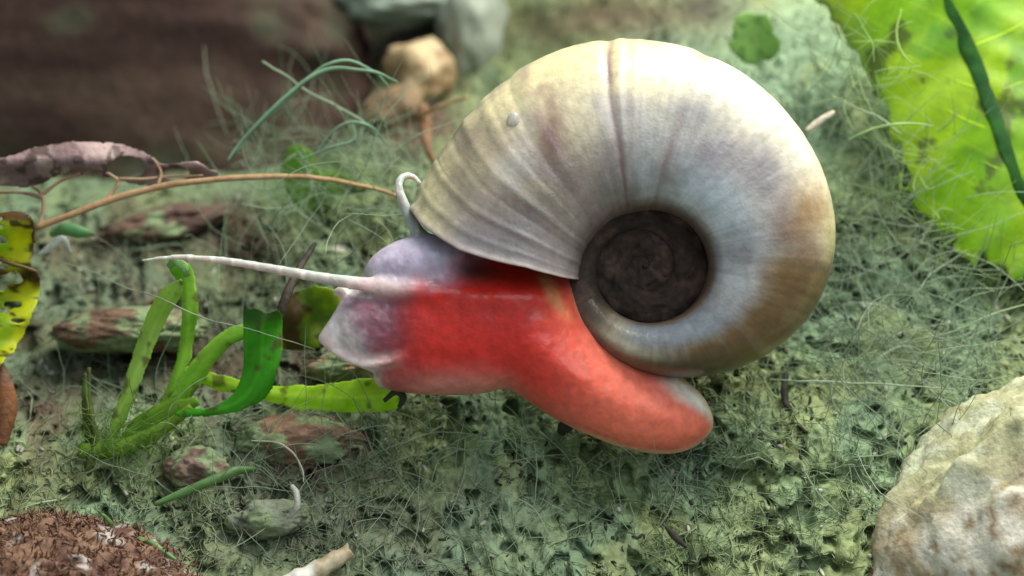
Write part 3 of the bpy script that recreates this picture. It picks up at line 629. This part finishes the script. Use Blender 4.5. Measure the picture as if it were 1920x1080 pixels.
# black twig and mottled leaf next to the sprout
M_twig = mat('twig_bark', rough=.7, var=.3, vscale=3, bump=.6, bscale=6, spec=.25)
tag(ribbon('black_twig', [(508, 622, 2.9), (524, 590, 2.7), (540, 548, 2.9), (556, 512, 3.6), (574, 482, 4.6), (592, 456, 5.8)], [6, 9, 9, 7, 6, 4], M_twig, None, [.016, .014, .012], [.04, .03, .022], .16, 36, seed=230), 'thin black twig leaning over the dark green leaf', 'twig')
ml = thing('mottled_leaf', 'yellow-green mottled leaf piece with brown blotches beside the snail snout', 'leaf', P(575, 660, 6))
slab('blade', [(520, 590), (540, 560), (575, 536), (610, 532), (640, 548), (652, 590), (636, 640), (600, 655), (560, 660), (524, 650), (514, 620)], 6.0, lambda x, y: .006 * (y - 600) + .35 * np.sin(x * .06) * np.sin(y * .05), .2, M_leaf, ml,
     lambda x, y: mix(mix(np.tile(np.array([.26, .38, .02]), (len(x), 1)), [.15, .26, .03], ss(.4, .6, fbm(np.stack([x / 22, y / 22, x * 0], -1), 3, 231))), [.10, .05, .02], ss(.5, .62, fbm(np.stack([x / 34, y / 34, x * 0 + 4], -1), 3, 232)) * .9), step=4, ragged=10, seed=233)
tag(ribbon('brown_leaf_scrap', [(-6, 676, 5.4), (2, 720, 5.0), (6, 770, 4.8), (-2, 835, 4.6)], [10, 22, 26, 14], M_dead, None, [.24, .085, .025], [.12, .05, .02], .08, 36, .4, seed=235), 'rusty orange-brown leaf scrap below the yellow leaf', 'leaf')
rb = ribbon('reclining_leaf', [(290, 945, 1.6), (340, 925, 1.7), (390, 904, 1.8), (440, 884, 2.2), (480, 880, 3.0)], [4, 8, 9, 10, 5], M_leaf, None, [.13, .27, .08], [.18, .34, .12], .05, 36, .4, seed=234)
tag(rb, 'reclining soft green blade among the grey gravel', 'leaf')
tag(ribbon('moss_sprig', [(190, 965, 1.0), (215, 988, .6), (250, 1005, .4), (290, 1022, .2), (330, 1050, 0)], [3, 6, 4, 6, 3], M_leaf, None, [.13, .36, .08], [.28, .52, .2], .1, 40, .3, seed=236), 'bright green moss sprig beside the red-brown crusted stone', 'moss')
tag(ribbon('green_film_scrap', [(95, 440, 10.5), (120, 430, 10.2), (150, 436, 10.2), (178, 440, 10.5)], [6, 13, 12, 4], M_leaf, None, [.10, .30, .10], [.16, .38, .16], .12, 30, .2, seed=237), 'small emerald green leaf scrap below the tan stalk', 'leaf')
M_white = mat('white_film', rough=.4, var=.2, vscale=4, bump=.4, transl=.3)
tag(ribbon('white_film_scrap', [(72, 478, 7.5), (96, 462, 7.3), (118, 448, 7.2), (132, 476, 7.5)], [3, 8, 7, 3], M_white, None, [.5, .54, .5], [.62, .64, .6], .08, 26, .2, seed=238), 'torn whitish film scrap beside the yellow leaf', 'film')
# rootlets
tag(ribbon('brown_rootlet', [(786, 218, 18), (815, 204, 17), (848, 190, 16.5), (876, 182, 16)], [4, 4.5, 4, 3], M_twig, None, [.34, .20, .10], [.42, .28, .16], .1, 26, seed=240), 'short tan rootlet pointing at the shell', 'root')
tag(ribbon('brown_root_stub', [(792, 200, 19), (798, 238, 17.5), (800, 275, 16), (812, 305, 15.5)], [10, 12, 8, 5], M_twig, None, [.14, .07, .035], [.20, .11, .06], .2, 26, seed=241), 'upright brown root stub behind the shell lip', 'root')
tag(ribbon('pale_rootlet', [(1512, 246, 9.5), (1530, 232, 9.5), (1550, 218, 9.6), (1564, 210, 9.8)], [5, 7, 6, 4], M_twig, None, [.45, .38, .25], [.55, .5, .4], .12, 24, seed=242), 'knobbly pale rootlet poking out behind the shell', 'root')
for k, (pts, wd, lab) in enumerate([([(1474, 700, 6.0), (1470, 735, 5.6), (1478, 765, 5.2), (1508, 786, 5.0)], [5, 7, 6, 3], 'curved dark rotten stem in the algae under the shell'),
                                    ([(1246, 985, .0), (1265, 1003, -.2), (1288, 1026, -.3)], [3, 8, 3], 'dark splinter lying in the algae below the snail tail'),
                                    ([(1052, 812, 3.6), (1060, 800, 3.3), (1076, 800, 3.3)], [8, 14, 5], 'dark crumb tucked under the snail foot'),
                                    ([(720, 752, 2.6), (740, 736, 2.4), (756, 744, 2.4), (748, 764, 2.6)], [4, 6, 7, 4], 'curled black shred on the tip of the bright green leaf')]):
    tag(ribbon('dark_shred', pts, wd, M_twig, None, [.025, .025, .018], [.045, .045, .03], .14, 30, seed=250 + k), lab, 'debris')
tag(ribbon('white_thread', [(542, 972, -.3), (556, 952, -.5), (556, 925, -.3), (548, 912, .1)], [3, 6, 6, 5], M_white, None, [.45, .47, .42], [.6, .6, .55], .12, 26, seed=260), 'bent whitish thread beside the grey gravel lump', 'debris')
# bubble on the shell
M_bub = bpy.data.materials.new('bubble'); M_bub.use_nodes = True
bb = M_bub.node_tree.nodes['Principled BSDF']; bb.inputs['Base Color'].default_value = (.8, .82, .82, 1); bb.inputs['Roughness'].default_value = .08; bb.inputs['Transmission Weight'].default_value = .7; bb.inputs['IOR'].default_value = 1.33
v, fI = ICO[4]
i0 = np.argmin(np.hypot((W[:, 0] - wx(962)), (W[:, 2] - wz(227))) + 100 * (W[:, 1] > 2)); ctr = W[i0]
q = v * [.26, .2, .34]; tag(mesh('air_bubble', q + ctr, fI, M_bub, None, loc=ctr), 'tiny clear air bubble stuck to the shell', 'bubble')

# ------------------------------------------------------------------ algae threads
M_algae = mat('algae_thread', rough=.6, var=.1, bump=0, transl=.25, spec=.3)
def gy(x, z): return bank(x, z) + bank_detail(x, z)
def strands(name, starts, dirs, length, rad, cols, seg=6, wig=.35, lift=.25, follow=True, seed=0, side=3):
    r_ = np.random.default_rng(seed); n = len(starts); p = starts.copy(); d = dirs.copy()
    pts = [p.copy()]; ds = length[:, None] / seg
    bend = r_.normal(0, wig, (n, 3))
    for k in range(seg):
        d = d + bend * .5 + r_.normal(0, wig * .6, (n, 3)); d /= np.linalg.norm(d, axis=1)[:, None]
        p = p + d * ds
        if follow:
            g_ = gy(p[:, 0], p[:, 2]); tgt = g_ - lift * (np.sin(np.pi * (k + 1) / seg))[None] if np.isscalar(lift) else g_ - lift * np.sin(np.pi * (k + 1) / seg)
            p[:, 1] = p[:, 1] * .3 + tgt * .7
        pts.append(p.copy())
    pts = np.stack(pts, 1)                                            # n, seg+1, 3
    Tn = np.gradient(pts, axis=1); Tn /= np.linalg.norm(Tn, axis=2)[..., None] + 1e-9
    B = np.cross(Tn, np.array([.2, 1, .1])); B /= np.linalg.norm(B, axis=2)[..., None] + 1e-9; C = np.cross(B, Tn)
    a_ = np.arange(side) * 2 * np.pi / side; prof = np.sqrt(np.clip(1 - (np.linspace(-.9, 1, seg + 1)) ** 4, .05, 1))
    rr = (rad[:, None] * prof[None])[..., None, None]
    v = pts[:, :, None] + rr * (B[:, :, None] * np.cos(a_)[None, None, :, None] + C[:, :, None] * np.sin(a_)[None, None, :, None])
    base = (np.arange(n) * (seg + 1) * side)[:, None, None]; i_ = (np.arange(seg) * side)[None, :, None]; j_ = np.arange(side)[None, None]; j2_ = (j_ + 1) % side
    F_ = np.stack([base + i_ + j_, base + i_ + j2_, base + i_ + side + j2_, base + i_ + side + j_], -1).reshape(-1, 4)
    return mesh(name, v.reshape(-1, 3), F_, M_algae, None, np.repeat(cols, (seg + 1) * side, axis=0))
# short turf all over the bank
n = 34000
x = rng.uniform(-27, 27, n); z = rng.uniform(-17, 15, n)
dens = .35 + .65 * ss(.35, .6, fbm(np.stack([x, x * 0, z], -1) * .4, 3, 301)); dens *= 1 - .55 * ss(-6, -14, x) * ss(-9, -4, z); dens *= 1 - .75 * ss(7, 12, z)
k = rng.random(n) < dens; x, z = x[k], z[k]; n = len(x)
st = np.stack([x, gy(x, z) - .05, z], -1); dr = rng.normal(0, 1, (n, 3)); dr[:, 1] = -np.abs(dr[:, 1]) * .35; dr /= np.linalg.norm(dr, axis=1)[:, None]
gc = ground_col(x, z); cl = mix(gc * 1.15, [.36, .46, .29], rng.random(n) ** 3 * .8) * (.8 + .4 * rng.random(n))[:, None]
tag(strands('algae_turf', st, dr, np.where(rng.random(n) < .16, rng.uniform(1.2, 3.2, n), rng.uniform(.3, 1.1, n)), rng.uniform(.016, .042, n), cl, 5, .6, .24, True, 5), 'matted green thread algae covering the bank', 'algae', kind='stuff')
# dark detritus crumbs
n = 2600; x = rng.uniform(-24, 24, n); z = rng.uniform(-14, 7, n)
k = noise(np.stack([x, x * 0, z], -1) * .55, 302) > .42; x, z = x[k], z[k]; n = len(x)
st = np.stack([x, gy(x, z) - .12, z], -1); dr = rng.normal(0, 1, (n, 3)); dr[:, 1] *= .2; dr /= np.linalg.norm(dr, axis=1)[:, None]
tag(strands('detritus', st, dr, rng.uniform(.1, .55, n), rng.uniform(.025, .10, n), np.array([.035, .036, .024]) * rng.uniform(.5, 2.0, (n, 1)), 4, .8, .08, True, 6, 5), 'dark crumbs of rotten plant matter scattered in the algae', 'detritus', kind='stuff')
n = 420; x = rng.uniform(-24, 24, n); z = rng.uniform(-14, 5, n)
st = np.stack([x, gy(x, z) - .2, z], -1); dr = rng.normal(0, 1, (n, 3)); dr[:, 1] *= .2; dr /= np.linalg.norm(dr, axis=1)[:, None]
tag(strands('pale_grit', st, dr, rng.uniform(.1, .35, n), rng.uniform(.04, .11, n), np.array([.5, .5, .42]) * rng.uniform(.6, 1.2, (n, 1)), 3, .3, .12, True, 8, 5), 'pale grit and tiny shell crumbs caught in the algae', 'grit', kind='stuff')
# loose hanging threads
def cloud(n, px0, px1, py0, py1, ya, yb, L, seed, vert=.0):
    r_ = np.random.default_rng(seed); px_, py_ = r_.uniform(px0, px1, n), r_.uniform(py0, py1, n)
    q_ = P(px_, py_, 0 * px_); g_ = np.minimum(gy(q_[:, 0], q_[:, 2]), 30); yy = g_ - r_.uniform(ya, yb, n); s_ = P(px_, py_, yy)
    d_ = r_.normal(0, 1, (n, 3)); d_[:, 1] *= .35; d_[:, 2] += vert * np.sign(r_.normal(0, 1, n)); d_ /= np.linalg.norm(d_, axis=1)[:, None]
    return s_, d_, r_.uniform(*L, n)
A = [cloud(520, 1560, 1800, 180, 760, .2, 2.2, (2, 7), 1), cloud(260, 1500, 1920, 560, 1000, .2, 1.4, (2, 7), 2), cloud(240, 420, 780, 230, 420, 1, 9, (2, 6), 3), cloud(220, 60, 720, 430, 900, .2, 1.6, (2, 6), 4), cloud(220, 420, 1350, 820, 1060, .2, 1.2, (2, 6), 5)]
def flat_cloud(n, poly_px, ya, yb, L, seed):
    r_ = np.random.default_rng(seed); u = r_.random(n) * (len(poly_px) - 1); i_ = u.astype(int); f_ = (u - i_)[:, None]; pp = np.asarray(poly_px, float)
    q_ = pp[i_] * (1 - f_) + pp[i_ + 1] * f_ + r_.normal(0, 1, (n, 2)) * [26, 26]
    d_ = r_.normal(0, 1, (n, 3)); d_[:, 1] *= .15; d_ /= np.linalg.norm(d_, axis=1)[:, None]
    return P(q_[:, 0], q_[:, 1], r_.uniform(ya, yb, n)), d_, r_.uniform(*L, n)
A.append(flat_cloud(260, [(150, 800), (200, 840), (270, 830), (330, 790)], 3.2, 4.8, (.4, 1.6), 7))
A.append(flat_cloud(150, [(1560, 10), (1620, 110), (1660, 200), (1700, 300), (1720, 390), (1800, 470), (1910, 530)], 8.4, 10.2, (1, 4.5), 6))
st = np.vstack([a_[0] for a_ in A]); dr = np.vstack([a_[1] for a_ in A]); ln = np.concatenate([a_[2] for a_ in A]); n = len(st)
cl = mix(np.tile(np.array([.22, .32, .20]), (n, 1)), [.42, .50, .38], rng.random(n) ** 2)
cl[-410:-150] = mix(np.tile(np.array([.10, .22, .03]), (260, 1)), [.20, .32, .08], rng.random(260))
cl[-150:] = mix(np.tile(np.array([.20, .34, .10]), (150, 1)), [.34, .48, .2], rng.random(150))
tag(strands('loose_algae', st, dr, ln, rng.uniform(.010, .026, n), cl, 12, .16, 0, False, 9), 'loose pale green algae threads floating off the bank', 'algae', kind='stuff')
# brown fuzz growing on the crusted stone
cv = np.empty(len(cs.data.vertices) * 3, np.float32); cs.data.vertices.foreach_get('co', cv); cv = cv.reshape(-1, 3) / MM
cn = np.empty(len(cs.data.vertices) * 3, np.float32); cs.data.vertices.foreach_get('normal', cn); cn = cn.reshape(-1, 3)
k = rng.choice(np.where((cv[:, 2] > 0) & (cv[:, 1] < 3))[0], 5200); n = len(k); off = np.array([q / MM for q in cs.location])
fz = strands('fuzz', cv[k] + off, cn[k] * .5 + rng.normal(0, .6, (n, 3)), rng.uniform(.15, .6, n), rng.uniform(.02, .055, n), mix(np.tile(np.array([.13, .05, .03]), (n, 1)), [.36, .24, .16], rng.random(n) ** 1.5), 4, .5, 0, False, 12)
fz['kind'] = 'stuff'; fz.parent = cs; fz.location = [-q for q in cs.location]
# single threads one can follow
def thread(pts, r, c1, lab, k):
    o = ribbon('algae_thread', pts, [r * .6, r, r, r * .5], M_algae, None, c1, [q * 1.3 for q in c1], .2, 60, seed=400 + k, side=6)
    tag(o, lab, 'algae thread', 'single algae threads')
GT = [.17, .29, .19]
thread([(428, 300, 8.0), (455, 262, 8.0), (500, 215, 8.0), (540, 178, 8.0), (590, 140, 8.0), (640, 128, 8.0), (700, 135, 8.0), (745, 155, 9.0)], 4.2, GT, 'thick green algae thread arching over the dead leaf tip', 0)
thread([(440, 290, 8.3), (478, 240, 8.3), (530, 195, 8.3), (575, 150, 8.2), (612, 122, 8.1), (655, 114, 8.2), (700, 134, 8.6), (730, 165, 9.2)], 3.2, GT, 'green algae thread running above the thick arching one', 1)
thread([(492, 114, 11.0), (530, 138, 11.0), (575, 170, 11.0), (630, 200, 11.0), (680, 230, 10.5), (722, 265, 10.0)], 2.8, [.22, .30, .2], 'straight pale algae thread slanting down to the root stub', 2)
thread([(590, 290, 9.0), (625, 246, 9.0), (662, 228, 9.0), (700, 240, 9.2), (722, 268, 9.5)], 3.0, GT, 'short hooked algae thread near the root stub', 3)
thread([(560, 300, 9.0), (620, 276, 9.0), (662, 262, 9.0), (660, 232, 9.2)], 2.6, GT, 'algae thread hanging from the hooked one', 4)
thread([(110, 490, 7), (180, 512, 7), (240, 540, 6.5), (300, 560, 3.0), (360, 588, 2.9), (430, 608, 2.3), (500, 626, 2.0), (590, 655, 2.6)], 1.0, [.30, .33, .26], 'long pale thread crossing the sprout leaves', 5)
thread([(470, 826, 2.8), (520, 832, 2.6), (548, 850, 2.4), (566, 880, 2.2), (568, 905, 2.0)], 2.0, [.42, .42, .33], 'pale branched thread on the broad brown stone', 6)
thread([(1590, 262, 9), (1640, 240, 8.5), (1690, 232, 8.5), (1750, 236, 8.6)], 2.4, [.30, .44, .18], 'pale thread lying across the broad leaf edge', 7)
thread([(1690, 18, 9), (1680, 60, 8.8), (1690, 100, 8.8), (1712, 122, 9)], 2.2, [.34, .48, .14], 'hooked pale thread on the upper broad leaf', 8)
thread([(1560, 180, 10), (1610, 205, 9.5), (1650, 220, 9), (1690, 250, 8.8)], 1.9, [.34, .42, .28], 'fine thread between shell and broad leaf', 9)
thread([(1440, 712, 5.5), (1560, 716, 5), (1680, 722, 4.6), (1790, 730, 4.4)], 1.6, [.36, .44, .32], 'long level thread in the algae right of the tail', 10)
thread([(1700, 640, 7), (1790, 620, 6.8), (1860, 590, 6.8), (1930, 568, 7)], 1.8, [.36, .44, .28], 'slack thread rising towards the broad leaf tip', 11)
